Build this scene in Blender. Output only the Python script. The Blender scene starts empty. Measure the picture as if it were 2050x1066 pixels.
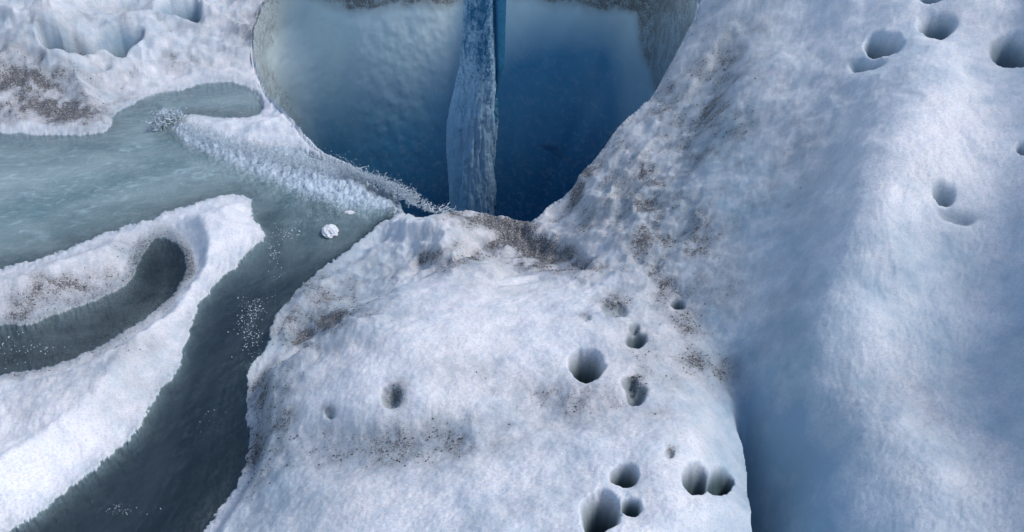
import bpy, math, random
import numpy as np
random.seed(7)
R = math.radians
sc = bpy.context.scene
C = sc.collection

# ------------------------------------------------------------------ camera, sky, sun, exposure
CAM_H, PITCH = 2.4, R(32.0)
HFOV = R(60.0)
cam_d = bpy.data.cameras.new('camera'); cam = bpy.data.objects.new('camera', cam_d); C.objects.link(cam)
cam.location = (0, 0, CAM_H); cam.rotation_euler = (R(90) - PITCH, 0, 0)
cam_d.sensor_fit = 'HORIZONTAL'; cam_d.angle = HFOV; cam_d.clip_start = 0.05; cam_d.clip_end = 2000
sc.camera = cam

SUN_EL, SUN_AZ = 50.0, 88.0      # azimuth from +y (view direction), clockwise positive
w = bpy.data.worlds.new('World'); sc.world = w; w.use_nodes = True
nt = w.node_tree; nt.nodes.clear()
sky = nt.nodes.new('ShaderNodeTexSky'); sky.sky_type = 'NISHITA'; sky.sun_disc = False
sky.sun_elevation = R(SUN_EL); sky.sun_rotation = R(SUN_AZ)
sky.air_density = 1.0; sky.dust_density = 1.5; sky.ozone_density = 1.0; sky.altitude = 900
bg = nt.nodes.new('ShaderNodeBackground'); bg.inputs['Strength'].default_value = 0.112
wo = nt.nodes.new('ShaderNodeOutputWorld')
nt.links.new(sky.outputs[0], bg.inputs[0]); nt.links.new(bg.outputs[0], wo.inputs[0])
sd = bpy.data.lights.new('sun', 'SUN'); sd.energy = 1.75; sd.angle = R(22); sd.color = (1.0, 0.95, 0.9)
so = bpy.data.objects.new('sun', sd); C.objects.link(so)
so.rotation_euler = (R(90 - SUN_EL), 0, R(-SUN_AZ + 180)); so.location = (0, 0, 8)
sc.view_settings.view_transform = 'Standard'; sc.view_settings.look = 'None'
sc.view_settings.exposure = 0.5; sc.view_settings.gamma = 1.0

# ------------------------------------------------------------------ maths: photograph <-> ground plan
W0, H0 = 2050.0, 1066.0
F = (W0 / 2) / math.tan(HFOV / 2)
cp, sp = math.cos(PITCH), math.sin(PITCH)
def ray(px, py):
    dx = (np.asarray(px, float) - W0 / 2) / F; dy = -(np.asarray(py, float) - H0 / 2) / F
    return dx, cp + dy * sp, -sp + dy * cp
def world(px, py, z):                      # point at height z seen at pixel px, py
    x, y, dz = ray(px, py); t = (np.asarray(z, float) - CAM_H) / dz
    return x * t, y * t
def proj(x, y, z):                         # world -> pixel
    zz = z - CAM_H
    d = y * cp - zz * sp; u = y * sp + zz * cp
    return W0 / 2 + F * x / d, H0 / 2 - F * u / d
def G(px, py, z):                          # pixel at height z -> plan coordinates (pixel units on the z=0 plane)
    x, y = world(px, py, z); return proj(x, y, 0 * x)

def hsh(ix, iy, seed):
    h = (ix.astype(np.int64) * 374761393 + iy.astype(np.int64) * 668265263 + seed * 974634777) & 0x7fffffff
    h = ((h ^ (h >> 13)) * 1274126177) & 0x7fffffff
    return ((h ^ (h >> 16)) & 0xffff) / 65535.0
def noise(x, y, seed=0):                   # value noise, -1..1
    ix = np.floor(x); iy = np.floor(y); fx = x - ix; fy = y - iy
    fx = fx * fx * fx * (fx * (fx * 6 - 15) + 10); fy = fy * fy * fy * (fy * (fy * 6 - 15) + 10)
    a = hsh(ix, iy, seed); b = hsh(ix + 1, iy, seed); c = hsh(ix, iy + 1, seed); d = hsh(ix + 1, iy + 1, seed)
    return 2 * ((a * (1 - fx) + b * fx) * (1 - fy) + (c * (1 - fx) + d * fx) * fy) - 1
def fbm(x, y, n, seed=0, gain=0.5):
    s = 0; a = 1; t = 0
    for k in range(n):
        s = s + a * noise(x * 0.8 - y * 0.6, x * 0.6 + y * 0.8, seed + k * 17); t += a; a *= gain
        x, y = (x * 0.8 - y * 0.6) * 2.03 + 5.2, (x * 0.6 + y * 0.8) * 2.03 - 3.7
    return s / t
def sstep(a, b, x):
    t = np.clip((x - a) / (b - a), 0, 1); return t * t * (3 - 2 * t)
def sdf(poly, A, B):                       # signed distance, positive inside
    d = np.full(A.shape, 1e9); ins = np.zeros(A.shape, bool); n = len(poly)
    for i in range(n):
        x0, y0 = poly[i]; x1, y1 = poly[(i + 1) % n]
        ex, ey = x1 - x0, y1 - y0; L = ex * ex + ey * ey + 1e-9
        t = np.clip(((A - x0) * ex + (B - y0) * ey) / L, 0, 1)
        d = np.minimum(d, (A - x0 - t * ex) ** 2 + (B - y0 - t * ey) ** 2)
        c = ((y0 > B) != (y1 > B)) & (A < ex * (B - y0) / (ey if abs(ey) > 1e-9 else 1e-9) + x0)
        ins ^= c
    d = np.sqrt(d); return np.where(ins, d, -d)
def pdist(line, A, B):                     # distance to open polyline and position 0..1 along it
    d = np.full(A.shape, 1e9); tt = np.zeros(A.shape); n = len(line) - 1
    for i in range(n):
        x0, y0 = line[i]; x1, y1 = line[i + 1]; ex, ey = x1 - x0, y1 - y0; L = ex * ex + ey * ey
        t = np.clip(((A - x0) * ex + (B - y0) * ey) / L, 0, 1)
        q = np.hypot(A - x0 - t * ex, B - y0 - t * ey); m = q < d
        d = np.where(m, q, d); tt = np.where(m, (i + t) / n, tt)
    return d, tt
def smooth_poly(pts, k=6):                 # closed Catmull-Rom
    P = np.array(pts, float); n = len(P); out = []
    for i in range(n):
        a, b, c, d = P[i - 1], P[i], P[(i + 1) % n], P[(i + 2) % n]
        for j in range(k):
            t = j / k
            out.append(0.5 * ((2 * b) + (-a + c) * t + (2 * a - 5 * b + 4 * c - d) * t * t + (-a + 3 * b - 3 * c + d) * t ** 3))
    return np.array(out)
def gpoly(pts, z=None, k=5):
    P = smooth_poly([(p[0], p[1], p[2] if len(p) > 2 else z) for p in pts], k)
    a, b = G(P[:, 0], P[:, 1], P[:, 2]); return list(zip(a, b))
def smin(a, b, k):
    h = np.clip(0.5 + 0.5 * (b - a) / k, 0, 1); return b * (1 - h) + a * h - k * h * (1 - h)

# ------------------------------------------------------------------ plan of the place (px, py, height)
WL = -0.16                                  # meltwater level
LAND = [ # far left bank
 (0,240,-.04),(200,250,-.06),(0,190,.05),(0,110,.16),(0,0,.42),(0,-150,.8),(200,0,.45),(200,-150,.8),(250,160,.08),(400,60,.26),(400,150,.08),
 (480,60,.22),(510,150,.08),(560,220,.0),(450,0,.36),(640,310,-.10),(300,100,.15),(450,-120,.7),(-300,240,0),(-300,0,.5),(-300,-150,.9),
 # tongue
 (0,570,-.0),(100,540,-.0),(200,505,-.0),(350,435,-.02),(450,405,-.05),(500,440,-.10),(515,470,-.12),(420,530,-.08),(350,640,-.05),
 (250,760,-.0),(100,860,.05),(0,960,.07),(0,820,-.02),(-300,1000,.05),(-300,700,.0),(450,750,-.05),(300,950,-.05),(200,350,-.05),(-300,380,-.05),
 # mound
 (520,700,-.10),(490,850,-.08),(440,1040,-.05),(300,1300,0),(600,520,-.08),(750,455,-.06),(860,432,-.02),(960,425,.0),(1060,442,-.02),
 (560,745,.07),(700,650,.17),(600,600,-.04),(700,545,-.02),(610,680,.0),(640,640,.03),(880,560,.14),(980,545,.13),(800,700,.28),(1000,640,.24),(1100,800,.28),(900,900,.27),(700,900,.2),(600,1000,.13),
 (1200,700,.28),(1250,600,.22),(1300,850,.3),(1400,850,.27),(1100,1000,.33),(1450,1000,.3),(900,1066,.3),(1000,1250,.35),(1400,1250,.32),
 (1050,495,-.04),(1120,525,.0),(950,492,.0),(1200,490,.1),(1150,560,.14),
 # right flank
 (1170,352,.12),(1250,450,.17),(1300,520,.2),(1350,600,.22),(1460,760,.2),(1500,850,.15),(1530,1000,.1),(1550,1200,.1),
 (1400,350,.38),(1310,190,.44),(1400,0,.8),(1430,-150,1.15),(1500,500,.42),(1500,200,.62),(1600,700,.42),(1620,1000,.26),(1700,900,.36),
 (1750,650,.55),(1650,420,.66),(1760,300,.82),(1900,230,.92),(1700,50,.98),(1900,400,.80),(1850,120,1.0),(2050,230,.98),(2050,480,.74),(2050,800,.5),(2050,1066,.38),
 (1880,1000,.38),(2050,0,1.2),(2300,0,1.4),(2300,500,1.0),(2300,1000,.6),(1850,550,.64),(1750,-150,1.35),(2100,-150,1.5),(1600,60,.86),(2300,1300,.4),(1800,1300,.2)]
HOLE = [(700,330,-.16),(640,285,-.08),(585,225,.0),(540,160,.06),(512,100,.14),(497,40,.22),(520,-15,.26),(600,-45,.3),(720,-35,.26),(860,-45,.28),
 (960,-60,.3),(1060,-45,.3),(1180,-35,.3),(1275,-30,.32),(1330,-50,.5),(1385,-20,.72),(1398,20,.78),(1372,80,.66),(1340,140,.54),(1300,195,.44),(1240,260,.3),(1195,315,.2),
 (1165,352,.12),(1150,385,.06),(1110,410,.0),(1072,436,-.02),(1030,432,-.01),(960,420,.0),(900,420,-.0),(850,428,-.03),(800,395,-.16),(750,365,-.16)]
STREAM = [(-500,262),(0,268),(120,272),(215,262),(235,225),(300,196),(400,172),(470,168),(522,190),(520,228),(450,236),(385,228),(360,250),(420,275),(520,300),(600,300),(660,318),
 (720,340),(800,390),(880,380),(850,430),(800,428),(760,450),(700,500),(640,545),(590,585),(550,640),(530,700),(500,740),(492,790),(496,860),(492,930),(455,1000),(410,1066),(300,1250),(-200,1300),
 (-60,1120),(60,1040),(170,955),(262,880),(312,800),(360,730),(385,650),(415,590),(470,535),(505,500),(530,470),(505,435),(500,395),(440,393),(370,415),(280,445),(200,470),(90,515),(0,540),(-300,640),(-600,600)]
POOL = [(372,545),(360,500),(320,478),(285,510),(265,560),(220,590),(130,625),(60,650),(0,655),(-120,690),(-200,740),(-60,755),(60,742),(160,712),(250,665),(330,605)]
CREV = [(1345,570,.22),(1400,640,.22),(1455,735,.2),(1480,785,.2),(1487,850,.2),(1497,950,.18),(1512,1066,.16),(1525,1200,.15),(1680,1200,.2),(1625,1040,.25),(1580,930,.26),(1535,850,.28),(1500,780,.3),(1440,680,.3),(1385,610,.3)]
# melt pits: px, py, rx, ry, depth, crust (icy bottom)
PITS = [(1178,722,37,36,.26,0),(1230,612,33,22,.035,1),(1273,673,25,20,.07,.4),(1272,650,14,12,.03,.2),(1265,758,18,14,.03,1),(1272,785,22,20,.05,.8),(1250,940,28,23,.16,0),(1212,1018,44,44,.26,0),(1265,1003,28,20,.1,.5),
 (1395,945,29,38,.2,0),(1447,958,30,30,.12,.2),(790,790,26,26,.03,1),(655,824,13,11,.02,1),(1362,603,15,12,.06,0),(1345,905,10,10,.015,1),(1172,630,12,9,.012,1),
 (1770,78,42,26,.16,0),(1735,126,50,15,.08,.1),(1880,45,40,26,.13,0),(1860,-15,30,16,.1,0),(2030,96,58,34,.16,0),(2052,292,18,14,.1,0),(1895,388,27,17,.09,0),(1925,430,55,14,.05,0)]
GULLY = [([(75,62),(130,58),(185,78),(240,60),(292,72),(262,108),(243,128),(205,112),(175,120),(120,112),(85,100)],.22,.60),
         ([(265,24),(310,22),(340,4),(395,2),(408,28),(392,42),(360,36),(320,31)],.34,.45),
         ([(175,138),(215,136),(232,150),(205,158),(180,152)],.16,.16)]

STEP = 2.2
a0, a1, b0, b1 = -520, 2760, -330, 1560
A, B = np.meshgrid(np.arange(a0, a1, STEP), np.arange(b0, b1, STEP))
NR, NC = A.shape
def plan_xy(A, B):
    dx, dy, dz = ray(A, B); t = -CAM_H / dz; return dx * t, dy * t
X, Y = plan_xy(A, B)

# thin plate surface through the land heights
L = np.array(LAND + [h for h in HOLE[::2]], float); la, lb = G(L[:, 0], L[:, 1], L[:, 2]); lz = L[:, 2]
def tps(r2): return r2 * np.log(r2 + 1e-6)
sa, sb = la / 300, lb / 300
K = tps((sa[:, None] - sa) ** 2 + (sb[:, None] - sb) ** 2) + np.eye(len(sa)) * 0.004
P = np.stack([np.ones_like(sa), sa, sb], 1)
M_ = np.block([[K, P], [P.T, np.zeros((3, 3))]])
cf = np.linalg.solve(M_, np.concatenate([lz, [0, 0, 0]]))
def land_tps(A, B):
    z = cf[-3] + cf[-2] * A / 300 + cf[-1] * B / 300
    for i in range(len(sa)): z = z + cf[i] * tps((A / 300 - sa[i]) ** 2 + (B / 300 - sb[i]) ** 2)
    return z
Z = land_tps(A, B)
Z = np.clip(Z, -0.3, 1.9)

# relief of the ice
hole_p = gpoly(HOLE); stream_p = gpoly(STREAM, WL, 3); pool_p = gpoly(POOL, WL - .02); crev_p = gpoly(CREV)
s_hole = sdf(hole_p, A, B)
jit = 8 * fbm(A / 26, B / 26, 4, 3, .7) * np.clip((B - 60) / 420, .3, 1)
jit = jit + 5 * fbm(A / 7, B / 7, 3, 4, .7) * np.clip((B - 60) / 420, .3, 1)
s_str = sdf(stream_p, A, B); s_str = s_str + jit * np.exp(-(s_str / 22) ** 2)
s_pool = sdf(pool_p, A, B); s_pool = s_pool + jit * .55 * np.exp(-(s_pool / 26) ** 2)
RN1 = fbm(A / 40, B / 40, 3, 31); RN2 = fbm(A / 40, B / 40, 3, 41); PN = fbm(A / 48, B / 48, 3, 71, .4)
big = fbm(X / .55, Y / .55, 3, 11); mid = fbm(X / .16, Y / .16, 3, 12); sm = fbm(X / .05, Y / .05, 3, 13); gr = fbm(X / .014, Y / .014, 3, 14, .7)
bill = 1 - np.abs(fbm(X / .22, Y / .22, 3, 15))
rough = 1 + 0.9 * sstep(60, 0, np.abs(s_str)) + 0.6 * sstep(700, 300, A)
mound_soft = 1 - .45 * sstep(1550, 1700, A)
# banks: water cuts the ice down to the water line
def bank(Z, s, wl, rise, bed, bw=16, rw=26):
    out = wl + .002 + rise * (1 - np.exp(np.minimum(s, 0) / rw)) + .16 * (np.clip(-s - 20, 0, None) / 60) ** 1.5
    lnd = smin(Z, out, .03)
    inside = wl - .01 - bed * (1 - np.exp(-np.clip(s, 0, None) / bw))
    inside = inside + gr * .010 + sm * .012
    return np.where(s > 0, inside, np.maximum(lnd, wl - .002) + (gr * .005 + sm * .008) * np.exp(np.minimum(s, 0) / 18))
rise = .075 + .17 * sstep(450, 650, A) * sstep(450, 600, B)
shelf = sstep(620, 520, A)
Z = bank(Z, s_str, WL, rise, .30, 30 + 64 * shelf, 26 + 34 * shelf)
Z = np.where(s_str > 0, Z, bank(Z, s_pool, WL - .02, .09, .20, 46, 60))
smx = np.maximum(s_str, s_pool); fade = 1 - np.exp(np.minimum(smx + 4, 0) / 30)
ZB = Z.copy()
bigger = fbm(X / 1.3 + 4, Y / 1.3, 2, 10)
Z += .05 * bigger * sstep(0, 90, -s_str) + (.045 * big + .014 * mid * rough * (.45 + .55 * sstep(1500, 1300, A)) + .0045 * sm * rough * mound_soft + .0030 * gr) + .02 * (bill - .8) * sstep(800, 500, B)
def find_maker(Zs):
    x, y = proj(X[::3, ::3], Y[::3, ::3], Zs[::3, ::3]); A3, B3 = A[::3, ::3], B[::3, ::3]
    def find(px, py):
        d = (x - px) ** 2 + (y - py) ** 2; m = d < max(60.0, d.min() * 2)
        j = np.argmax(np.where(m, B3, -1e9)); return float(A3.flat[j]), float(B3.flat[j])
    return find
find = find_maker(Z)
def fpoly(pts): return [find(p[0], p[1]) for p in smooth_poly([(p[0], p[1]) for p in pts], 4)]
QX, QY = proj(X, Y, Z)
def qb(px, py, rx, ry): return np.exp(-(((QX - px) / rx) ** 2 + ((QY - py) / ry) ** 2))
lm = np.clip(qb(1260, 440, 150, 150) + qb(650, 620, 170, 100) * .8 + qb(880, 480, 220, 60) + .5 * qb(1330, 260, 120, 140) + .5 * qb(540, 850, 70, 160) + .25 * qb(1250, 760, 250, 120), 0, 1)
Z += lm * (.030 * (1 - 2.2 * np.abs(fbm(X / .20, Y / .20, 2, 18))) + .014 * (1 - 2.2 * np.abs(fbm(X / .08, Y / .08, 3, 19))) - .012)
# folded snow ledge along the left side of the mound, and the hollow behind it
def ridge(line, wd, h, z=.1, seed=0, one=0):
    global Z
    lp = [find(p[0], p[1]) for p in line]
    d, t = pdist([(float(q[0]), float(q[1])) for q in lp], A + 9 * RN1, B + 9 * RN2)
    Z = Z + h * np.exp(-(d / wd) ** 2) * np.sin(np.pi * np.clip(t, .04, .96)) ** .5
ridge([(545,725),(600,680),(680,630),(690,622)], 15, -.10, .06, 1)
ridge([(560,735),(640,690),(730,640)], 22, .035, .1, 2)
ridge([(700,515),(780,500),(850,490),(900,480)], 12, -.04, .02, 3)
ridge([(770,480),(850,445),(905,455),(915,478)], 24, .05, .0, 4)
ridge([(880,560),(930,535),(985,540)], 24, .04, .14, 5)
ridge([(920,530),(1000,560),(1080,545),(1180,560)], 12, -.025, .12, 6)
ridge([(1310,270,.5),(1400,150,.62),(1480,40,.85)], 16, -.035, .5, 8)
ridge([(1170,360),(1210,430),(1180,490)], 26, .03, .12, 9)
ridge([(500,62),(490,100),(530,150)], 26, .03, .14, 10)
ridge([(300,90),(250,140),(270,148)], 26, .05, .16, 11)
ridge([(560,870),(700,890),(860,880),(960,850)], 55, -.065, .2, 12)
ridge([(1040,790),(1130,830),(1300,800)], 40, -.035, .28, 13)
ridge([(1700,430,.7),(1740,300,.8),(1800,210,.9)], 60, .03, .8, 14)
ridge([(1480,230),(1600,120),(1750,20)], 60, .05); ridge([(1350,330),(1420,180),(1500,60)], 30, -.05)
ridge([(1700,600),(1760,400),(1850,230),(1950,160)], 100, .09); ridge([(1530,680),(1590,400),(1680,280)], 90, -.07)
ridge([(1790,560),(1900,500),(2060,470)], 55, -.06); ridge([(1650,960),(1800,900),(1950,960)], 90, .05); ridge([(1700,720),(1850,760),(2000,900)], 70, -.04)
def carve(pts, dep, w0, w1):
    global Z
    Z = Z - dep * sstep(w0, w1, sdf([tuple(p) for p in smooth_poly(pts, 4)], QX + 7 * RN1, QY + 6 * RN2))
carve([(470,830),(545,742),(600,690),(690,632),(760,592),(860,548),(925,522),(860,474),(760,430),(560,450),(440,700)], .10, -6, 34)
carve([(905,520),(930,480),(1000,445),(1100,470),(1170,500),(1178,540),(1080,545),(1000,560),(985,522)], .05, -3, 22)
# gullies in the left bank
icemask = np.zeros_like(Z)
bz_ = sstep(760, 640, A) * sstep(330, 200, B)
Z += bz_ * (.07 * (1 - 2 * np.abs(fbm(X / .5, Y / .5, 2, 16))) + .03 * (1 - 2 * np.abs(fbm(X / .2, Y / .2, 3, 17))) - .03)
GX, GY = proj(X, Y, ZB + .05 * bigger); gulm = np.zeros_like(Z)
for pl, zz, dep in GULLY:
    s_ = sdf([tuple(p) for p in smooth_poly(pl, 4)], GX + 4 * PN, GY + 3 * PN)
    Z -= dep * sstep(-3, 30, s_); gulm = np.maximum(gulm, sstep(6, 22, s_)); icemask = np.maximum(icemask, sstep(0, 12, s_))
Z = np.where(fade > 0, ZB + (Z - ZB) * fade, ZB)
# crevasse beside the mound
QX, QY = proj(X, Y, Z)
s_cr = sdf(crev_p, A, B) + 4 * fbm(A / 30, B / 30, 3, 61)
cd = sstep(560, 1300, B)
left_edge = [find(p[0], p[1]) for p in CREV[:7]]; left_edge.append((left_edge[-1][0] + 40, left_edge[-1][1] + 260))
le = np.array([(float(p[0]), float(p[1])) for p in left_edge]); dl, _ = pdist([tuple(p) for p in le], A, B)
side = A - np.interp(B, le[:, 1], le[:, 0]) + 3 * fbm(A / 30, B / 30, 3, 61)
wall = np.exp(-(dl / (26 + 95 * cd)) ** 1.3)
op_ = sstep(720, 930, QY)
crd = (.05 + .48 * cd) * sstep(-40 * (1 - op_), 8 + 30 * (1 - op_), side) * wall * (.35 * sstep(520, 640, QY) + .65 * op_)
Z -= crd; icemask = np.maximum(icemask, 1.2 * sstep(.01, .16, crd))
# pits
crust = np.zeros_like(Z); pitd = np.zeros_like(Z); pit_shade = np.zeros_like(Z); pitm = np.zeros_like(Z)
QX, QY = proj(X, Y, Z); find = find_maker(Z); SX, SY = proj(X, Y, ZB + .05 * bigger + .045 * big)
PN2 = fbm(A / 26, B / 26, 3, 72, .5)
for (px, py, rx, ry, dep, cr) in PITS:
    soft = .55 if px > 1600 else 1.0
    a, b = find(px, py)
    near_ = np.exp(-np.clip(np.hypot(A - a, B - b) - 110, 0, None) / 20)
    ia, ja = int((b - b0) / STEP), int((a - a0) / STEP); sx, sy = SX[ia, ja], SY[ia, ja]; rx, ry = rx * .92, ry * .92
    q = np.sqrt(((SX - sx) / rx) ** 2 + ((SY - sy) / ry) ** 2) + .25 * PN + .16 * PN2 + 4 * (1 - near_)
    f = 1 - sstep(.22 if dep > .1 else .1, 1.18, q)
    dep = dep * (1.5 if dep > .1 else 1.25) * soft ** .8; Z -= dep * f + .018 * np.exp(-(q / 1.5) ** 2) * min(1, dep / .1)
    pitd = np.maximum(pitd, soft * (1 - sstep(.50, .98, q)) * sstep(.05, .12, dep)); pit_shade = np.maximum(pit_shade, (1 - sstep(.72 * soft, 1.08, q)) * min(1, dep / .12) * soft); pitm = np.maximum(pitm, f * min(1, dep / .12)); crust = np.maximum(crust, cr * (1 - sstep(.6, 1.15, q)))
# crusty bottoms
cn = fbm(A / 7, B / 7, 3, 81, .7)
Z += crust * .012 * cn
# rounded lip of the shaft
lip = np.clip(1 + s_hole / 12, 0, 1)
Z -= .025 * (1 - np.sqrt(np.clip(1 - lip ** 2, 0, 1))) * (s_hole <= 0)
nr = sstep(5.9, 5.3, Y)
Z -= nr * np.where(s_hole > 0, .6 * (np.clip(s_hole / 14, 0, 1)) ** 2, 0)
PX, PY = proj(X, Y, Z)

# ------------------------------------------------------------------ dirt: silt on the ice, plus some slope shade put in as tone
wrx = 30 * fbm(X / .16, Y / .16, 4, 96, .65); wry = 22 * fbm(X / .16 + 9, Y / .16, 4, 97, .65)
def blob(px, py, rx, ry, ang=0):
    c, s_ = math.cos(R(ang)), math.sin(R(ang)); wm = min(1, min(rx, ry) / 40); dx = PX + wrx * wm - px; dy = PY + wry * wm - py
    return np.exp(-(((dx * c + dy * s_) / rx) ** 2 + ((-dx * s_ + dy * c) / ry) ** 2))
dirt_shade = np.zeros_like(Z)
for (px, py, rx, ry, an, st) in [(60,160,150,45,20,.8),(110,215,110,32,8,1.0),(30,225,90,25,0,.7),(350,125,48,26,0,.55),(330,45,120,30,0,.12),(505,60,42,60,-20,.55),(560,-10,60,40,0,.7),
    (250,150,60,14,0,.4),(1010,450,120,26,12,1.0),(1080,500,110,38,20,1.0),(980,500,140,22,-20,.6),(1160,530,70,30,0,.5),(870,510,70,20,-25,.7),(800,540,60,22,-25,.35),(660,640,45,16,-28,1.0),(610,675,40,14,-30,.8),
    (1250,380,40,70,-20,.6),(1285,470,26,60,-10,.7),(1330,560,40,50,-30,.55),(1380,640,40,60,-35,.5),(1400,730,90,60,20,.5),(1340,760,60,40,0,.35),(1150,780,90,30,15,.30),(1250,820,120,26,5,.28),
    (720,900,160,32,-8,.32),(1120,990,90,60,0,.10),(110,580,110,36,-12,.65),(60,625,90,30,-8,.5),(220,560,90,26,-18,.4),(300,530,40,40,0,.3),(300,700,60,26,-25,.30),(160,800,120,30,-30,.10),
    (1150,390,18,34,25,.8),(1175,340,22,30,20,.6),(1330,130,70,120,25,.25),(1240,300,60,90,35,.3),(1640,200,80,50,0,.14),(1680,130,60,20,0,.15),(1900,840,130,90,20,.14),(1730,800,60,60,0,.14),
    (700,470,60,16,-25,.15),(1230,610,34,22,0,.7),(1268,775,22,28,0,.7),(790,790,26,28,0,.6),(655,822,14,12,0,.6),(1345,905,12,12,0,.6),(1172,632,14,10,0,.5),(1273,672,26,20,0,.35),
    (510,300,60,18,0,.2),(-120,200,120,60,0,.6)]:
    dirt_shade = np.maximum(dirt_shade, st * blob(px, py, rx, ry, an))
for (px, py, rx, ry, an, st) in [(60,140,240,90,15,.45),(150,30,260,50,0,.30),(450,60,160,90,0,.24),(1280,400,110,230,-20,.55),(1400,200,120,240,25,.50),(1400,480,90,160,-20,.45),(1180,440,120,80,0,.4),(620,620,180,100,-30,.50),(530,820,60,200,8,.55),(1050,500,220,70,5,.35),(1330,700,120,150,-20,.26),  # broad silt veils; mound skirt and hollows also carry shade as grey tone
    (120,590,220,70,-15,.48),(0,500,160,60,-15,.3),(250,520,110,50,-20,.35),(1560,300,140,200,20,.26),(800,890,280,66,-8,.5),(1120,800,220,50,12,.34),(1560,640,90,220,-8,.18),(700,1000,160,50,-10,.14),(130,760,180,50,-30,.25),(530,860,50,160,0,.16),(300,760,140,60,-35,.16),(1150,800,200,50,10,.18),(1880,860,220,140,20,.14),(250,700,200,40,-25,.25),(430,640,40,120,25,.2)]:
    dirt_shade = np.maximum(dirt_shade, st * blob(px, py, rx, ry, an))
hol = sstep(-.05, .55, -(.5 * mid + .5 * sm))
dirt_shade = np.clip(1.2 * dirt_shade ** .9 * (1.0 + .85 * fbm(X / .10, Y / .10, 5, 91, .7)) + (.05 + .5 * dirt_shade) * hol, 0, 1)
dirt_shade = np.clip(dirt_shade + .10 * sstep(0, .6, fbm(X / .3, Y / .3, 4, 92)), 0, 1)
dirt_shade = np.maximum(dirt_shade, pitd * .9)
dirt_shade = np.maximum(dirt_shade, .75 * sstep(-46, 10, s_pool + 14 * RN1) * sstep(-200, 60, -(PX * .45 + PY) + 860))
dirt_shade = np.clip(dirt_shade + .9 * blob(330, 530, 50, 50) * (s_pool > -20), 0, 1)
# clear blue ice through the white crust, plus flank shade put in as blue
blue = .16 + .18 * fbm(X / .45, Y / .45, 4, 95) + .55 * icemask + .55 * pitm
blue += .30 * blob(1620,880,130,130) + .25 * blob(2000,700,160,160) + .22 * blob(1550,560,130,260,-10) + .15 * blob(1560,1000,70,120) + .35 * blob(760,560,160,60,-30) * .6 + .25 * blob(1430,650,60,150,-25)
blue += .35 * blob(1380,330,130,260,20) + .3 * blob(610,620,150,90,-30) + .25 * blob(530,830,50,180,8) + .3 * blob(200,60,260,60)
blue += .26 * sstep(1330, 1480, PX) * (1 - 1.15 * np.maximum(blob(1880, 290, 170, 150, -25), .7 * blob(1650, 60, 170, 60, -30)))  # shaded right flank coloured bluer, sparing the lit bulge
blue -= .25 * blob(100,930,160,100,-30) + .2 * blob(860,720,260,110,-20) + .2 * blob(1900,250,160,120,-20)  # lit crests and bulge whitened in the colour
blue += .3 * blob(540,1000,60,160,20) + .25 * blob(800,900,200,40,-10)  # shade of mound foot and hollow put in as blue
blue = np.clip(blue, 0, 1)
wet_shade = sstep(16, 0, np.abs(s_str - 0)) * .5 * (s_str <= 0) + (s_str > 0) * 1.0
wet_shade = np.maximum(wet_shade, sstep(26, 0, -s_pool) * .6); wet_shade = np.maximum(wet_shade, 1.2 * pit_shade); wet_shade = np.maximum(wet_shade, 1.2 * gulm)  # shade inside pits and gullies joins the wet bank tone

# ------------------------------------------------------------------ materials
class N:
    def __init__(s, name):
        s.m = bpy.data.materials.new(name); s.m.use_nodes = True; s.t = s.m.node_tree; s.t.nodes.clear()
    def n(s, typ, ins=None, **kw):
        q = s.t.nodes.new(typ)
        for k, v in kw.items(): setattr(q, k, v)
        for k, v in (ins or {}).items():
            if isinstance(v, bpy.types.NodeSocket): s.t.links.new(v, q.inputs[k])
            else: q.inputs[k].default_value = v
        return q
    def math(s, op, a, b=0.0, c=0.0, clamp=False):
        return s.n('ShaderNodeMath', {0: a, 1: b, 2: c}, operation=op, use_clamp=clamp).outputs[0]
    def mix(s, f, a, b, mode='MIX'):
        q = s.n('ShaderNodeMix', {0: f, 6: a, 7: b}, data_type='RGBA', blend_type=mode); return q.outputs[2]
    def noise(s, vec, scale, detail=4, rough=.55, dist=0):
        return s.n('ShaderNodeTexNoise', {'Vector': vec, 'Scale': scale, 'Detail': detail, 'Roughness': rough, 'Distortion': dist}).outputs[0]
    def ramp(s, f, a, b):
        return s.n('ShaderNodeMapRange', {0: f, 1: a, 2: b, 3: 0.0, 4: 1.0}, interpolation_type='SMOOTHSTEP').outputs[0]
    def attr(s, name): return s.n('ShaderNodeAttribute', attribute_name=name).outputs['Fac']
    def out(s, sh):
        s.n('ShaderNodeOutputMaterial', {0: sh}); return s.m
def rgb(r, g, b): return (r, g, b, 1)

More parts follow.
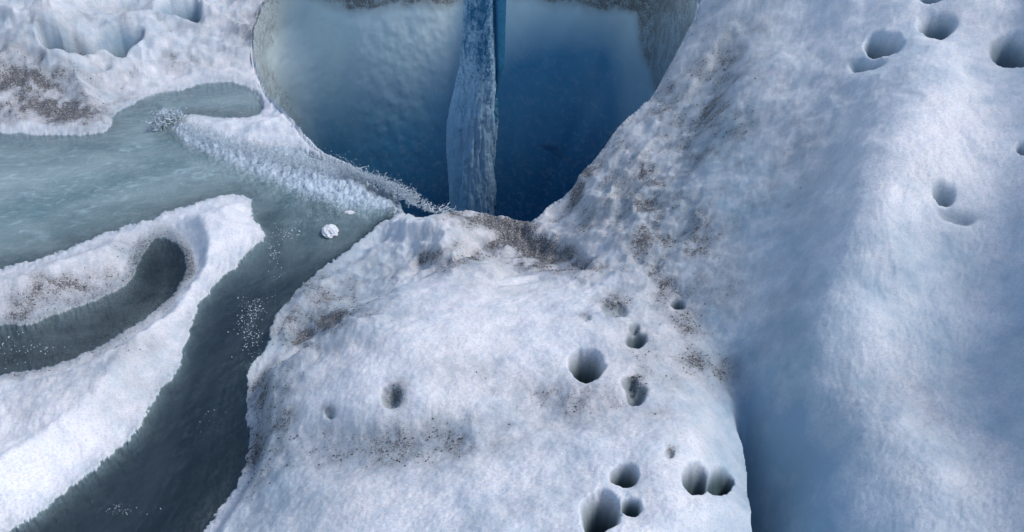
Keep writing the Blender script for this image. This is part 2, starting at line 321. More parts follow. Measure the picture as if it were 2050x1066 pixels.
def ice_material(name, white, bluec, dirtc, grain=1.0, flip=False):
    k = N(name); co = k.n('ShaderNodeNewGeometry').outputs['Position']
    d = k.attr('dirt_shade'); bl = k.attr('blue'); wt = k.attr('wet_shade')
    n1 = k.noise(co, 9, 5, .62); n2 = k.noise(co, 80, 4, .75); n3 = k.noise(co, 190, 3, .8)
    vor = k.n('ShaderNodeTexVoronoi', {'Vector': co, 'Scale': 150.0, 'Randomness': 1.0}).outputs['Distance']
    bmix = k.math('ADD', bl, k.math('MULTIPLY', k.math('SUBTRACT', n1, .5), 1.3), clamp=True)
    n0 = k.noise(co, 2.6, 3, .6); bmix = k.math('ADD', bmix, k.math('MULTIPLY', k.math('SUBTRACT', n0, .5), .7), clamp=True)
    bmix = k.math('ADD', bmix, k.math('MULTIPLY', k.math('SUBTRACT', n2, .5), .2), clamp=True)
    base = k.mix(bmix, rgb(*white), rgb(*bluec))
    # translucent grains: slightly greyer crystals
    base = k.mix(k.math('MULTIPLY', k.ramp(n3, .47, .66), .26), base, rgb(.34, .41, .50))
    g2 = k.noise(co, 95, 2, .6)
    base = k.mix(k.math('MULTIPLY', k.ramp(g2, .44, .64), .26), base, rgb(.38, .44, .53))
    base = k.mix(k.math('MULTIPLY', k.ramp(n3, .66, .74), .6), base, rgb(.92, .94, .96))  # sparse crystal glints coloured in as near-white specks
    # silt gathers as specks between the grains
    sp_ = k.math('ADD', k.math('MULTIPLY', n2, .45), k.math('MULTIPLY', n3, .55))
    thr = k.math('SUBTRACT', .68, k.math('MULTIPLY', k.math('POWER', d, .8), .27))
    speck = k.n('ShaderNodeMapRange', {0: k.math('SUBTRACT', sp_, thr), 1: -.05, 2: .09, 3: 0.0, 4: 1.0}).outputs[0]
    dm = k.math('MULTIPLY', speck, k.math('MULTIPLY', k.math('ADD', .30, d), .85), clamp=True)
    film = k.math('MINIMUM', k.math('MULTIPLY', k.math('POWER', d, .95), .72), .50)
    dc = k.mix(n1, rgb(*dirtc), rgb(dirtc[0] * .66, dirtc[1] * .60, dirtc[2] * .56))
    base = k.mix(k.math('MAXIMUM', dm, film, clamp=True), base, dc)
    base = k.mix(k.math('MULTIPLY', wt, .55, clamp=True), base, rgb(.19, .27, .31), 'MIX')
    base = k.mix(k.math('MULTIPLY', k.attr('recess_shade'), .88), base, rgb(.06, .105, .12))  # recess shade of pits and gullies put into the base colour
    rg = k.n('ShaderNodeMapRange', {0: n3, 1: .35, 2: .7, 3: .60, 4: .25}).outputs[0]
    hgt = k.math('ADD', k.math('MULTIPLY', n3, .9 * grain), k.math('ADD', k.math('MULTIPLY', n2, 1.2 * grain), k.math('MULTIPLY', vor, .6 * grain)))
    bump = k.n('ShaderNodeBump', {'Strength': .25, 'Distance': .004, 'Height': hgt}).outputs[0]
    p = k.n('ShaderNodeBsdfPrincipled', {'Base Color': base, 'Roughness': rg, 'Normal': bump, 'Specular IOR Level': .35,
            'Subsurface Weight': .35, 'Subsurface Radius': (.010, .018, .028), 'Subsurface Scale': 1.0, 'IOR': 1.31})
    return k.out(p.outputs[0])
ice = ice_material('weathered_ice', (.86, .86, .88), (.31, .47, .58), (.135, .137, .142))

def wall_material():
    k = N('shaft_ice'); co = k.n('ShaderNodeNewGeometry').outputs['Position']
    d = k.attr('dirt_shade'); bl = k.attr('blue'); st = k.attr('clear')
    mp = k.n('ShaderNodeMapping', {'Vector': co, 'Scale': (1.0, 1.0, .35)}).outputs[0]
    n1 = k.noise(mp, 1.7, 5, .6, .4); n2 = k.noise(co, 14, 5, .62, .8); n3 = k.noise(co, 110, 3, .75)
    bm = k.math('ADD', bl, k.math('MULTIPLY', k.math('SUBTRACT', n1, .5), .55), clamp=True)
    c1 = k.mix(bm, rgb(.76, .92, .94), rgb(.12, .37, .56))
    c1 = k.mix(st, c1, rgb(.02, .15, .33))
    c1 = k.mix(k.math('MULTIPLY', k.ramp(n2, .48, .7), .22), c1, rgb(.62, .70, .74))
    sp_ = k.math('ADD', k.math('MULTIPLY', n2, .4), k.math('MULTIPLY', n3, .6))
    thr = k.math('SUBTRACT', .80, k.math('MULTIPLY', d, .44))
    speck = k.n('ShaderNodeMapRange', {0: k.math('SUBTRACT', sp_, thr), 1: -.05, 2: .08, 3: 0.0, 4: 1.0}).outputs[0]
    c1 = k.mix(k.math('MAXIMUM', k.math('MULTIPLY', speck, k.math('ADD', d, .1), clamp=True), k.math('MULTIPLY', d, .55), clamp=True), c1, rgb(.17, .165, .155))
    hgt = k.math('ADD', k.math('MULTIPLY', n2, 1.0), k.math('MULTIPLY', n3, .35))
    bump = k.n('ShaderNodeBump', {'Strength': .08, 'Distance': .015, 'Height': hgt}).outputs[0]
    p = k.n('ShaderNodeBsdfPrincipled', {'Base Color': c1, 'Roughness': .38, 'Normal': bump, 'Specular IOR Level': .35, 'IOR': 1.31})
    return k.out(p.outputs[0])
wall_m = wall_material()

def water_material(name, deep, silty, ang, foamc=(.60, .71, .82), rip=1.0, ani=2.6, dark=None):
    k = N(name); co = k.n('ShaderNodeNewGeometry').outputs['Position']
    dp = k.attr('depth'); fo = k.attr('foam'); mk = k.attr('milk')
    mp = k.n('ShaderNodeMapping', {'Vector': co, 'Rotation': (0, 0, R(-ang))}).outputs[0]
    mp = k.n('ShaderNodeMapping', {'Vector': mp, 'Scale': (1.0, ani, 1.0)}).outputs[0]
    n1 = k.noise(mp, 1.6, 5, .6, .8); n2 = k.noise(mp, 9, 5, .65, 1.2); n3 = k.noise(mp, 46, 4, .65, .6); n4 = k.noise(co, 120, 3, .7)
    col = k.mix(k.ramp(n1, .30, .72), rgb(*deep), rgb(*silty))
    col = k.mix(k.math('MULTIPLY', k.ramp(n2, .50, .74), .40), col, rgb(*[min(1, c * 1.9) for c in silty]))
    if dark:
        dk = k.mix(k.ramp(n1, .30, .72), rgb(*dark[0]), rgb(*dark[1]))
        dk = k.mix(k.math('MULTIPLY', k.ramp(n2, .48, .74), .35), dk, rgb(*[c * 1.8 for c in dark[1]]))
        col = k.mix(mk, dk, col)
    fn = k.math('ADD', k.math('MULTIPLY', n3, .5), k.math('MULTIPLY', n4, .5))
    fm = k.n('ShaderNodeMapRange', {0: k.math('SUBTRACT', fn, k.math('SUBTRACT', .76, k.math('MULTIPLY', fo, .42))), 1: -.03, 2: .10, 3: 0.0, 4: 1.0}).outputs[0]
    fm = k.math('MULTIPLY', fm, k.math('ADD', .10, k.math('MULTIPLY', fo, .75)), clamp=True)
    col = k.mix(fm, col, rgb(*foamc))
    op = k.math('MAXIMUM', dp, fm)
    hgt = k.math('ADD', k.math('MULTIPLY', n2, 1.0), k.math('MULTIPLY', n3, .5))
    bump = k.n('ShaderNodeBump', {'Strength': .5 * rip, 'Distance': .03, 'Height': hgt}).outputs[0]
    body = k.n('ShaderNodeBsdfDiffuse', {'Color': col, 'Normal': bump}).outputs[0]
    tr = k.n('ShaderNodeBsdfTransparent', {'Color': rgb(.80, .90, .92)}).outputs[0]
    m1 = k.n('ShaderNodeMixShader', {0: op, 1: tr, 2: body}).outputs[0]
    gl = k.n('ShaderNodeBsdfGlossy', {'Color': rgb(1, 1, 1), 'Roughness': .12, 'Normal': bump}).outputs[0]
    fr = k.n('ShaderNodeFresnel', {'IOR': 1.33, 'Normal': bump}).outputs[0]
    return k.out(k.n('ShaderNodeMixShader', {0: fr, 1: m1, 2: gl}).outputs[0])
stream_m = water_material('milky_meltwater', (.16, .265, .285), (.33, .45, .47), 12, rip=1.0, ani=1.5, dark=((.010, .021, .030), (.034, .050, .062)))
channel_m = water_material('dark_meltwater', (.16, .265, .285), (.33, .45, .47), 82, rip=.4, dark=((.010, .021, .030), (.034, .050, .062)))
pool_m = water_material('silty_pool_water', (.07, .10, .11), (.12, .15, .16), 30, rip=.2, dark=((.002, .003, .003), (.022, .030, .034)))

def spray_material():
    k = N('spray_water')
    p = k.n('ShaderNodeBsdfPrincipled', {'Base Color': rgb(.74, .83, .88), 'Roughness': .12, 'Transmission Weight': .35, 'IOR': 1.33})
    return k.out(p.outputs[0])
spray_m = spray_material()

def fall_material():
    k = N('falling_water'); co = k.n('ShaderNodeNewGeometry').outputs['Position']
    fo = k.attr('foam')
    mp = k.n('ShaderNodeMapping', {'Vector': co, 'Scale': (1.0, 1.0, .45)}).outputs[0]
    n1 = k.noise(mp, 11, 6, .72, 1.8); n2 = k.noise(co, 45, 4, .75, .8)
    nn = k.math('ADD', k.math('MULTIPLY', n1, .55), k.math('MULTIPLY', n2, .45))
    f = k.n('ShaderNodeMapRange', {0: k.math('SUBTRACT', nn, k.math('SUBTRACT', .66, k.math('MULTIPLY', fo, .34))), 1: -.07, 2: .07, 3: 0.0, 4: 1.0}).outputs[0]
    col = k.mix(f, rgb(.03, .17, .32), rgb(.42, .64, .80))
    bump = k.n('ShaderNodeBump', {'Strength': .8, 'Distance': .03, 'Height': nn}).outputs[0]
    p = k.n('ShaderNodeBsdfPrincipled', {'Base Color': col, 'Roughness': .25, 'Normal': bump, 'Specular IOR Level': .4, 'IOR': 1.33})
    return k.out(p.outputs[0])
fall_m = fall_material()

# ------------------------------------------------------------------ mesh building
def make(name, V, Fc, mat, attrs=None, kind='structure', label=None, cat=None, group=None, smooth=True, parent=None):
    me = bpy.data.meshes.new(name)
    V = np.ascontiguousarray(V, np.float32); Fc = np.ascontiguousarray(Fc, np.int32); n = Fc.shape[1]
    me.vertices.add(len(V)); me.vertices.foreach_set('co', V.ravel())
    me.loops.add(Fc.size); me.loops.foreach_set('vertex_index', Fc.ravel())
    me.polygons.add(len(Fc)); me.polygons.foreach_set('loop_start', np.arange(0, Fc.size, n, dtype=np.int32))
    me.polygons.foreach_set('loop_total', np.full(len(Fc), n, np.int32))
    if smooth: me.polygons.foreach_set('use_smooth', np.ones(len(Fc), bool))
    for k_, v in (attrs or {}).items():
        at = me.attributes.new(k_, 'FLOAT', 'POINT'); at.data.foreach_set('value', np.ascontiguousarray(v, np.float32))
    me.update(calc_edges=True); me.validate(); me.materials.append(mat)
    o = bpy.data.objects.new(name, me); C.objects.link(o)
    if parent: o.parent = parent
    if kind: o['kind'] = kind
    if label: o['label'] = label
    if cat: o['category'] = cat
    if group: o['group'] = group
    return o
idx = np.arange(NR * NC).reshape(NR, NC)
quads = np.stack([idx[1:, :-1], idx[1:, 1:], idx[:-1, 1:], idx[:-1, :-1]], -1).reshape(-1, 4)
def sub(name, Zs, mask_face, mat, attrs, **kw):
    q = quads[mask_face]; used, inv = np.unique(q, return_inverse=True)
    V = np.stack([X.ravel()[used], Y.ravel()[used], Zs.ravel()[used]], 1)
    return make(name, V, inv.reshape(-1, 4), mat, {k_: v.ravel()[used] for k_, v in attrs.items()}, **kw)
def face(v): return v.ravel()[quads].mean(1)
fh = face(s_hole); fa = face(A); fb = face(B)
dry = fh < 2.0 + 9 * face(nr)
# which ice mass a face belongs to
reg_line_tongue = gpoly([(-900,420),(0,420),(300,330),(520,345),(610,400),(560,560),(470,760),(350,960),(150,1180),(-100,1500),(-1200,1700)], WL)
reg_bank = gpoly([(-1200,400),(0,395),(300,335),(520,345),(640,380),(760,400),(720,330),(700,200),(700,-100),(600,-400),(-600,-420),(-1600,-300)], WL, 2)
f_t = sdf(reg_line_tongue, fa, fb) > 0
f_b = (~f_t) & ((fb < 395) & (fa < 760))
cre_split = [G(*p) for p in [(1120,405,.02),(1215,470,.12),(1290,520,.2),(1330,560,.22)] ] + left_edge + [(1900, 1800)]
cs = [(float(p[0]), float(p[1])) for p in cre_split]
poly_r = [(1095, -400)] + [(1105,300)] + cs + [(3200, 1700), (3200, -400)]
f_r = (sdf(poly_r, fa, fb) > 0) & ~f_t & ~f_b
f_m = ~(f_t | f_b | f_r)
at = {'dirt_shade': dirt_shade, 'blue': blue, 'wet_shade': wet_shade, 'recess_shade': np.maximum(pit_shade, .8 * gulm)}
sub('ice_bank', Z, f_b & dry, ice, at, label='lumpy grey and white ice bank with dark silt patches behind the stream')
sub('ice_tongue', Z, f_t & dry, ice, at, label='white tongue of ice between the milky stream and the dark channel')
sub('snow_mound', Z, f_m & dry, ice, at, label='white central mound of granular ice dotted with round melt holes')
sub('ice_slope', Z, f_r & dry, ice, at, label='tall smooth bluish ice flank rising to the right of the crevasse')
# the glacier beyond the modelled wedge
loop = np.concatenate([idx[0, :], idx[1:, -1], idx[-1, -2::-1], idx[-2:0:-1, 0]])
bx, by, bz = X.ravel()[loop], Y.ravel()[loop], Z.ravel()[loop]
cx, cy = 0.3, 3.6
Vr = []; nl = len(loop); scl = [1, 1.06, 1.15, 1.3, 1.6, 2.2, 3.5, 7, 16]
for i, s_ in enumerate(scl):
    xx, yy = cx + (bx - cx) * s_, cy + (by - cy) * s_
    f = math.exp(-i * .35)
    Vr.append(np.stack([xx, yy, bz * f + (1 - f) * (.1 + .25 * fbm(xx / 4, yy / 4, 3, 5)) - (.003 if i == 0 else 0) - .25 * (i > 0) * (1 - f)], 1))
Vr = np.concatenate(Vr); Fr = []
for i in range(len(scl) - 1):
    a_ = np.arange(nl) + i * nl; b_ = np.roll(np.arange(nl), -1) + i * nl
    Fr.append(np.stack([a_, a_ + nl, b_ + nl, b_], 1))
Fr = np.concatenate(Fr)
make('ground', Vr, Fr, ice, {'dirt_shade': np.full(len(Vr), .12), 'blue': np.full(len(Vr), .2), 'wet_shade': np.zeros(len(Vr))}, label='open glacier surface around the meltwater shaft')

# ------------------------------------------------------------------ shaft wall of the moulin
hp = smooth_poly(HOLE, 16); hx, hy = world(hp[:, 0], hp[:, 1], hp[:, 2]); hz = hp[:, 2]
seg = np.hypot(np.diff(np.append(hx, hx[0])), np.diff(np.append(hy, hy[0]))); cum = np.concatenate([[0], np.cumsum(seg)])
NS = 900; ss = np.linspace(0, cum[-1], NS, endpoint=False)
wx = np.interp(ss, cum, np.append(hx, hx[0])); wy = np.interp(ss, cum, np.append(hy, hy[0])); wz = np.interp(ss, cum, np.append(hz, hz[0]))
def sampleZ(x, y):
    a, b = proj(x, y, 0 * x); i = np.clip((b - b0) / STEP, 0, NR - 2); j = np.clip((a - a0) / STEP, 0, NC - 2); return Z[i.astype(int), j.astype(int)]
wpx = np.interp(ss, cum, np.append(hp[:, 0], hp[0, 0]))
tx = np.roll(wx, -1) - np.roll(wx, 1); ty = np.roll(wy, -1) - np.roll(wy, 1); tl = np.hypot(tx, ty)
nx, ny = -ty / tl, tx / tl                      # candidate normals
mx, my = wx.mean(), wy.mean()
sgn = np.sign((nx * (mx - wx) + ny * (my - wy)).sum()); nx *= sgn; ny *= sgn
wz = sampleZ(wx - nx * .012, wy - ny * .012); wz = np.convolve(np.concatenate([wz[-4:], wz, wz[:4]]), np.ones(9) / 9, 'valid')
NZ = 420; DEPTH = 7.0
zt = np.linspace(0, 1, NZ) ** 1.25
S_, T_ = np.meshgrid(ss, zt); WX = np.tile(wx, (NZ, 1)); WY = np.tile(wy, (NZ, 1))
WZ = np.tile(wz, (NZ, 1)) - .0 - T_ * DEPTH
dep = T_ * DEPTH
per = cum[-1]
cxn = np.cos(S_ / per * 2 * np.pi) * per / 6.28; syn = np.sin(S_ / per * 2 * np.pi) * per / 6.28
dn = .16 * fbm(cxn / 1.1 + WZ * .12, syn / 1.1 + WZ * .35, 3, 101) + .010 * fbm(cxn / .3 + WZ * .5, syn / .3 - WZ * .9, 4, 102) + .006 * fbm(cxn / .07 + WZ * 5, syn / .07 - WZ * 8, 3, 103)
far = sstep(5.6, 6.6, WY)
inn = -.02 + dn * sstep(0, .5, dep) * np.where(far > .1, 1, .6) + .05 * dep
# columns between the alcoves
tuck = sstep(5.9, 5.3, WY)
WX2 = WX + nx * (inn - .03 * tuck); WY2 = WY + ny * (inn - .03 * tuck); WZ = WZ - .07 * tuck
WP, WV = proj(WX2, WY2, WZ)
# leave the near walls hanging back so that they never show
near = 1 - sstep(4.6, 5.4, WY)
WX2 -= nx * near * .10 * sstep(0, .4, dep); WY2 -= ny * near * .10 * sstep(0, .4, dep)
dirt_w = np.zeros_like(WZ)
def wb(px, py, rx, ry, an=0):
    c, s_ = math.cos(R(an)), math.sin(R(an)); dx = WP - px; dy = WV - py
    return np.exp(-(((dx * c + dy * s_) / rx) ** 2 + ((-dx * s_ + dy * c) / ry) ** 2))
wn = fbm(WP / 60, WV / 60, 4, 110, .6)
edge_l = np.interp(WV, [-60, 0, 60, 120, 200, 320], [600, 584, 572, 566, 606, 650])
dirt_w = np.maximum(dirt_w, .75 * sstep(34, -40, WP - edge_l + 14 * wn) * far)
edge_r = np.interp(WV, [-60, 0, 90, 190, 260], [1258, 1266, 1280, 1306, 1330])
dirt_w = np.maximum(dirt_w, .8 * sstep(-14, 10, WP - edge_r + 8 * wn) * (WY > 4.4))
top_l = np.interp(WP, [560, 640, 700, 760, 850, 900, 960, 1060, 1180, 1260, 1300], [-20, 6, 30, 28, 14, 10, -10, -4, 16, 20, 40])
dirt_w = np.maximum(dirt_w, .85 * sstep(16, -14, WV - top_l + 22 * wn) * far)
dirt_w = np.maximum(dirt_w, .5 * wb(1100, 294, 22, 6, 15)); dirt_w = np.maximum(dirt_w, .5 * wb(1135, 318, 32, 3, 28))
dirt_w = np.maximum(dirt_w, .25 * wb(1310, 100, 60, 160))
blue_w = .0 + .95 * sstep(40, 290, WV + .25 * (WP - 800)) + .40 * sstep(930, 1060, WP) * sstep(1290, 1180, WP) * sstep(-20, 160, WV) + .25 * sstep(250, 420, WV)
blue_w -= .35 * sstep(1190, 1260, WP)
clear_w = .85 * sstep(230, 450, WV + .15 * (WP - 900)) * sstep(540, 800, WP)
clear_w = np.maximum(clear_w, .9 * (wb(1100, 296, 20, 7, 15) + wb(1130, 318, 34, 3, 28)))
clear_w = np.maximum(clear_w, .45 * wb(840, 345, 30, 7, -45))
ii = np.arange(NZ * NS).reshape(NZ, NS); i2 = np.roll(ii, -1, 1)
Fw = np.stack([ii[:-1], i2[:-1], i2[1:], ii[1:]], -1).reshape(-1, 4)
if sgn < 0: Fw = Fw[:, ::-1]
Vw = np.stack([WX2, WY2, WZ], -1).reshape(-1, 3)
make('shaft_wall', Vw, Fw, wall_m, {'dirt_shade': np.clip(dirt_w, 0, 1).ravel(), 'blue': np.clip(blue_w, 0, 1).ravel(), 'clear': np.clip(clear_w, 0, 1).ravel()},
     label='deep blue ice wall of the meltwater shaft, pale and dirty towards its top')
# water at the bottom of the shaft
bot = Vw.reshape(NZ, NS, 3)[-8]; nb = 12
Vb = [np.array([[bot[:, 0].mean(), bot[:, 1].mean(), bot[:, 2].mean()]])]
for i in range(1, nb + 1):
    f = i / nb * 1.1; Vb.append(np.stack([Vb[0][0, 0] + (bot[:, 0] - Vb[0][0, 0]) * f, Vb[0][0, 1] + (bot[:, 1] - Vb[0][0, 1]) * f, np.full(NS, bot[:, 2].mean())], 1))
Fb = [];
for i in range(nb - 1):
    a_ = 1 + i * NS + np.arange(NS); b_ = 1 + i * NS + (np.arange(NS) + 1) % NS
    Fb.append(np.stack([a_, b_, b_ + NS, a_ + NS], 1))
Vbb = np.concatenate(Vb)
make('shaft_water', Vbb, np.concatenate(Fb), channel_m, {'depth': np.ones(len(Vbb)), 'milk': np.zeros(len(Vbb)), 'foam': np.full(len(Vbb), .3)}, label='dark water far down at the bottom of the shaft')

# ------------------------------------------------------------------ waterfall
def waterfall():
    n, m = 150, 900
    y0 = 6.7
    zs = np.linspace(.62, -6.5, m)
    V = []; fo = []
    for i, z in enumerate(zs):
        _, v = proj(0.0, y0, z)
        lft = np.interp(v, [-60, 0, 130, 190, 240, 300, 420, 900], [928, 928, 922, 912, 898, 896, 900, 890])
        rgt = np.interp(v, [-60, 0, 130, 200, 300, 420, 900], [1016, 1014, 1010, 992, 990, 990, 1000])
        d = y0 * cp - (z - CAM_H) * sp
        xl, xr = (lft - 1025) * d / F, (rgt - 1025) * d / F
        c, hw = (xl + xr) / 2, (xr - xl) / 2
        th = np.linspace(0, 2 * np.pi, n, endpoint=False)
        split = np.interp(v, [-60, 0, 130, 200], [.42, .42, .6, .98])
        q = np.cos(th)
        rr = 1 + (.16 * fbm(np.cos(th) * 2 + 3, z * 1.6 + np.sin(th) * 2, 4, 121) + .24 * fbm(np.cos(th) * 9, z * 4 + np.sin(th) * 4, 4, 122, .6)) * np.clip(.3 + sstep(100, 260, v), 0, 1) * (q < split)
        groove = 1 - .35 * np.exp(-((q - split) / .08) ** 2)
        V.append(np.stack([c + hw * q * rr, y0 + .13 * np.sin(th) * rr * groove, np.full(n, z)], 1))
        edge = sstep(split + .05, split - .05, q)
        fo.append(np.clip(edge * np.interp(v, [-60, 0, 120, 200, 300, 420], [.38, .42, .50, .72, .88, .80]) * (1 - .3 * np.exp(-((q - .1) / .2) ** 2) * (v < 150)), 0, 1))
    V = np.concatenate(V); k = np.arange(m * n).reshape(m, n); k2 = np.roll(k, -1, 1)
    Fc = np.stack([k[:-1], k[1:], k2[1:], k2[:-1]], -1).reshape(-1, 4)
    make('waterfall', V, Fc, fall_m, {'foam': np.concatenate(fo)}, label='narrow column of blue and foaming water falling down the shaft')
waterfall()

# ------------------------------------------------------------------ meltwater surface
FOAML = [(float(a), float(b)) for a, b in [G(*p, WL) for p in [(330,232),(380,265),(470,300),(560,325),(640,350),(700,362),(770,385),(830,415)]]]
df, tf = pdist(FOAML, A, B)
foam_w = np.interp(tf, [0, .15, .4, .7, 1], [18, 34, 54, 72, 36])
f1 = np.exp(-(df / foam_w) ** 2)
WPX, WPY = proj(X, Y, X * 0 + WL)
def wbl(px, py, rx, ry, an=0):
    c, s_ = math.cos(R(an)), math.sin(R(an)); dx = WPX - px; dy = WPY - py
    return np.exp(-(((dx * c + dy * s_) / rx) ** 2 + ((-dx * s_ + dy * c) / ry) ** 2))
FO2 = [(float(a), float(b)) for a, b in [G(*p, WL) for p in [(540,345),(620,372),(700,392),(760,402),(815,420)]]]
df2, tf2 = pdist(FO2, A + 8 * RN1, B + 8 * RN2)
foam = np.clip(np.maximum(f1 * 1.25, .85 * np.exp(-(df2 / 26) ** 2)), 0, 1)
foam = np.maximum(foam, .5 * wbl(500, 655, 24, 42, 10)); foam = np.maximum(foam, .5 * wbl(572, 470, 20, 14)); foam = np.maximum(foam, .4 * wbl(545, 500, 12, 26))
foam = np.maximum(foam, .45 * wbl(720, 415, 60, 18)); foam = np.maximum(foam, .5 * wbl(240, 1022, 26, 10)); foam = np.maximum(foam, .35 * wbl(430, 850, 30, 30))
foam = np.maximum(foam, .5 * wbl(60, 300, 90, 20)); foam = np.maximum(foam, .35 * wbl(180, 380, 120, 40)); foam = np.maximum(foam, .35 * wbl(640, 420, 50, 30))
foam = np.maximum(foam, .4 * wbl(470, 205, 30, 10))
c60, s60 = math.cos(R(60)), math.sin(R(60))
wave_s = .012 * fbm(X / .30, Y / .12, 4, 131, .6)
u_ = X * c60 + Y * s60; v_ = -X * s60 + Y * c60
wave_c = .004 * fbm(u_ / .25, v_ / .08, 3, 132, .6)
up = sstep(470, 400, WPY) * (1 - f1)
wz_ = WL + wave_s * sstep(500, 380, B) + wave_c * sstep(380, 500, B) + f1 * (.012 + .035 * fbm(X / .10, Y / .07, 4, 133, .65) + .028 * fbm(X / .026, Y / .026, 3, 134, .75)) + .5 * foam * .012 * fbm(X / .03, Y / .03, 3, 135)
wz_ -= .09 * np.exp(-((A - 790) / 60) ** 2) * sstep(380, 430, B) * 0
wz_ = wz_ - np.where(s_hole > -30, .00013 * np.clip(s_hole + 30, 0, None) ** 2, 0)
fs = face(s_str); fp = face(s_pool)
dep_w = 1 - np.exp(-np.clip(WL - Z + .003, 0, None) / .09)
dep_w = np.where(s_hole > -6, 1, dep_w)
in_stream = (fs > -3) & (fh < 90) & ((fh < 5) | ((fa > 640) & (fa < 860) & (fb > 300) & (fb < 460)))
upper = (fb < 380 + (fa - 500) * .12)
Zw = wz_
upper = sdf(gpoly([(-1500,500),(0,600),(300,500),(450,440),(505,400),(560,370),(640,372),(740,410),(830,440),(920,450),(920,0),(-1500,0)], WL, 1), fa, fb) > 0
s_up = sdf(gpoly([(-1500,500),(0,600),(300,500),(450,440),(505,400),(560,370),(640,372),(740,410),(830,440),(920,450),(920,0),(-1500,0)], WL, 1), A, B) + 16 * RN1
milk = np.clip(.45 * sstep(620, 430, WPY) + .55 * sstep(-50, 24, s_up) - .15 * sstep(620, 1000, WPY), 0, 1)
wat = {'depth': dep_w, 'foam': foam, 'milk': milk}
sub('stream', Zw, in_stream & upper, stream_m, wat, label='milky turquoise meltwater stream rushing into the shaft')
sub('side_channel', Zw, in_stream & ~upper, channel_m, wat, label='dark still meltwater channel between ice tongue and mound')
dp2 = 1 - np.exp(-np.clip(WL - .02 - Z + .004, 0, None) / .12)
sub('meltwater_pool', Zw * 0 + WL - .02 + .15 * wave_c, (fp > -3), pool_m, {'depth': dp2, 'milk': np.clip(.50 - .85 * wbl(325, 530, 62, 62, -30) + .45 * fbm(X / .09, Y / .09, 4, 98, .65), 0, 1), 'foam': np.maximum(.5 * wbl(10, 690, 30, 24), .35 * wbl(100, 715, 40, 10))}, label='dark silty pool lying in a hollow of the ice tongue')

# ------------------------------------------------------------------ spray and drifting ice
def ico():
    t = (1 + 5 ** .5) / 2
    v = np.array([(-1,t,0),(1,t,0),(-1,-t,0),(1,-t,0),(0,-1,t),(0,1,t),(0,-1,-t),(0,1,-t),(t,0,-1),(t,0,1),(-t,0,-1),(-t,0,1)], float)
    v /= np.linalg.norm(v[0])
    f = np.array([(0,11,5),(0,5,1),(0,1,7),(0,7,10),(0,10,11),(1,5,9),(5,11,4),(11,10,2),(10,7,6),(7,1,8),(3,9,4),(3,4,2),(3,2,6),(3,6,8),(3,8,9),(4,9,5),(2,4,11),(6,2,10),(8,6,7),(9,8,1)])
    return v, f
IV, IF = ico()
rng = np.random.default_rng(5)
def drops(name, pts, rad, stretch, label):
    Vs = []; Fs = []
    for i, (p, r) in enumerate(zip(pts, rad)):
        d = rng.normal(size=3); d /= np.linalg.norm(d)
        v = IV * (1 + .25 * rng.normal(size=(12, 1)).clip(-1, 1)) * r
        v = v + np.outer(v @ d, d) * stretch * rng.random()
        Vs.append(v + p); Fs.append(IF + 12 * i)
    make(name, np.concatenate(Vs), np.concatenate(Fs), spray_m, kind='stuff', label=label)
pts = []; rad = []
line = np.array([world(p[0], p[1], WL) for p in [(345,240),(380,265),(470,300),(560,322),(640,345),(700,355),(770,378),(835,412)]])
for _ in range(14000):
    t = rng.random() ** .75 * (len(line) - 1); i = min(int(t), len(line) - 2); q = line[i] * (1 - (t - i)) + line[i + 1] * (t - i)
    wd = .03 + .07 * (t / 7) * (t < 4.6) - .012 * (t > 5)
    h = abs(rng.normal()) * (.014 + .018 * (t / 7)) + .02
    pts.append((q[0] + rng.normal() * wd, q[1] + rng.normal() * wd * 1.1, WL + h)); rad.append(.0011 + .0024 * rng.random() ** 3)
for _ in range(260):   # drops thrown over the lip
    px = rng.uniform(690, 905); py = np.interp(px, [690, 760, 830, 905], [335, 365, 412, 420]) - abs(rng.normal()) * 5 * np.interp(px, [690, 780, 860, 905], [.8, 1.2, .8, .8])
    x, y = world(px, py, -.08); pts.append((x, y, -.08)); rad.append(.0014 + .0022 * rng.random() ** 2)
for _ in range(700):   # crown of splash where the stream meets the eddy
    a_ = rng.uniform(0, 1); x, y = world(312 + 55 * a_ + rng.normal() * 9, 262 - 18 * a_, WL)
    pts.append((x, y + rng.normal() * .02, WL + .01 + .12 * rng.random() ** 1.6 * (1 - (2 * a_ - 1.1) ** 2 * .6))); rad.append(.0022 + .003 * rng.random() ** 2)
cl = []; cr_ = []
for px, py, sx, sy, n_, rr_ in [(500,650,14,28,190,1),(512,620,10,10,60,1),(575,466,16,9,90,1.1),(548,500,7,20,70,1),(545,560,6,30,24,.8),(245,1020,22,6,60,.6),(30,690,22,22,60,.9),(640,430,50,14,120,.9),(100,700,22,6,30,.8),(470,200,20,6,24,1.2),(425,855,24,20,20,.6)]:
    for _ in range(n_):
        x, y = world(px + rng.normal() * sx, py + rng.normal() * sy, WL); cl.append((x, y, WL + .001)); cr_.append((.0008 + .0026 * rng.random() ** 2) * rr_)
drops('foam', cl, cr_, 1.2, 'glittering bubbles and ice grains drifting on the dark water')
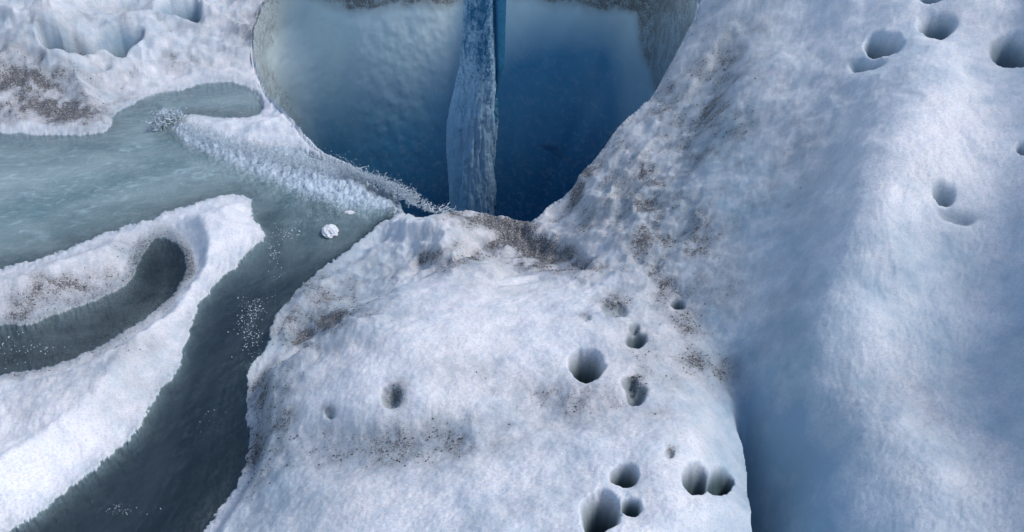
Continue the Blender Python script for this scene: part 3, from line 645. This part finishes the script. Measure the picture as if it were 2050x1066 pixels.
def strands(name, spec, label):
    Vs = []; Fs = []; off = 0; m, n = 9, 5
    for (p, v, r, g) in spec:
        tt = np.linspace(0, 1, m); P3 = p + np.outer(tt, v) + np.outer(tt ** 2, (0, 0, -g)) + np.cumsum(rng.normal(size=(m, 3)) * r * .9, 0)
        th = np.linspace(0, 2 * np.pi, n, endpoint=False)
        for i in range(m):
            rr = r * (1 - .75 * tt[i]) * (1 + .5 * rng.random()); Vs.append(P3[i] + np.stack([np.cos(th) * rr, .5 * np.sin(th) * rr, np.sin(th) * rr], 1))
        for i in range(m - 1):
            for j in range(n): Fs.append((off + i * n + j, off + i * n + (j + 1) % n, off + (i + 1) * n + (j + 1) % n, off + (i + 1) * n + j))
        off += m * n
    make(name, np.concatenate(Vs), np.array(Fs), spray_m, kind='stuff', label=label)
sp1 = []
for _ in range(60):
    a_ = rng.random(); x, y = world(312 + 48 * a_, 262 - 14 * a_, WL)
    sp1.append((np.array([x, y, WL]), np.array([rng.normal() * .025 + .05 * (a_ - .3), rng.normal() * .02, .04 + .12 * rng.random()]), .005 + .008 * rng.random(), .03 + .05 * rng.random()))
strands('splash', sp1, 'crown of white water thrown up where the stream meets the quiet eddy')
sp2 = []
for _ in range(110):
    px = rng.uniform(690, 905); py = np.interp(px, [690, 760, 830, 870, 905], [338, 370, 410, 424, 420]); x, y = world(px, py, WL)
    sp2.append((np.array([x, y, WL - .01]), np.array([.03 + rng.normal() * .03, rng.normal() * .03, .015 + .05 * rng.random()]), .002 + .004 * rng.random(), .01 + .03 * rng.random()))
strands('splash', sp2, 'frayed strands of white water leaping over the lip of the shaft')
drops('spray', pts, rad, 1.5, 'white spray and droplets thrown up where the stream plunges')

def lump(name, px, py, z, r, label, seed, flat=.6, group=None):
    x, y = world(px, py, z)
    n, m = 90, 54; V = []
    for i in range(m + 1):
        ph = math.pi * i / m
        for j in range(n):
            th = 2 * math.pi * j / n; V.append((math.sin(ph) * math.cos(th), math.sin(ph) * math.sin(th), math.cos(ph)))
    V = np.array(V)
    dsp = 1 + .35 * fbm(V[:, 0] * 1.3 + V[:, 2] + 9 * seed, V[:, 1] * 1.3 - V[:, 2] + 3, 3, 140 + seed) + .30 * fbm(V[:, 0] * 3 + V[:, 2] * 2.4, V[:, 1] * 3 - V[:, 2] * 2, 4, 150 + seed, .7)
    V = V * dsp[:, None] * np.array([r[0], r[1], r[1] * flat])
    Fc = []
    for i in range(m):
        for j in range(n): Fc.append((i * n + j, (i + 1) * n + j, (i + 1) * n + (j + 1) % n, i * n + (j + 1) % n))
    o = make(name, V, np.array(Fc), ice, {'dirt_shade': np.full(len(V), .03), 'blue': np.full(len(V), .1), 'wet_shade': np.zeros(len(V))}, kind=None, label=label, cat='ice chunk', group=group)
    o.location = (float(x), float(y), z + r[1] * flat * .3)
    return o
lump('ice_chunk', 661, 466, WL, (.048, .06), 'small white lump of ice standing in the dark channel', 1, .45)
lump('ice_chunk', 700, 428, WL, (.035, .022), 'low half drowned scrap of ice close to the foaming rapids', 2, .5)

# ------------------------------------------------------------------ grit lying on the dirtiest ice
pr = (np.clip(dirt_shade - .34, 0, 1) ** 1.3) * (1 / np.clip(Y, 1, 12)) ** 0 * ((PX > -100) & (PX < 2150) & (PY > -60) & (PY < 1120) & (s_hole < 0) & (s_str < -4) & (s_pool < -2))
pr = pr.ravel() / pr.sum(); ch = rng.choice(len(pr), 9000, p=pr)
gm = N('silt_grit'); gi = gm.n('ShaderNodeTexNoise', {'Vector': gm.n('ShaderNodeNewGeometry').outputs['Position'], 'Scale': 25.0}).outputs[0]
gmat = gm.out(gm.n('ShaderNodeBsdfPrincipled', {'Base Color': gm.mix(gi, rgb(.03, .028, .026), rgb(.11, .10, .09)), 'Roughness': .7}).outputs[0])
gv = []; gf = []
for i, c in enumerate(ch):
    p = np.array([X.flat[c] + rng.normal() * .006, Y.flat[c] + rng.normal() * .006, Z.flat[c]])
    r = (.0011 + .0024 * rng.random() ** 4) * (1 + .12 * max(0, p[1] - 3))
    gv.append(IV * (1 + .3 * rng.normal(size=(12, 1)).clip(-1, 1)) * r * np.array([1.3, 1, .7]) + p); gf.append(IF + 12 * i)
make('grit', np.concatenate(gv), np.concatenate(gf), gmat, kind='stuff', label='fine dark silt grains melted out on the dirty patches of ice', smooth=False)
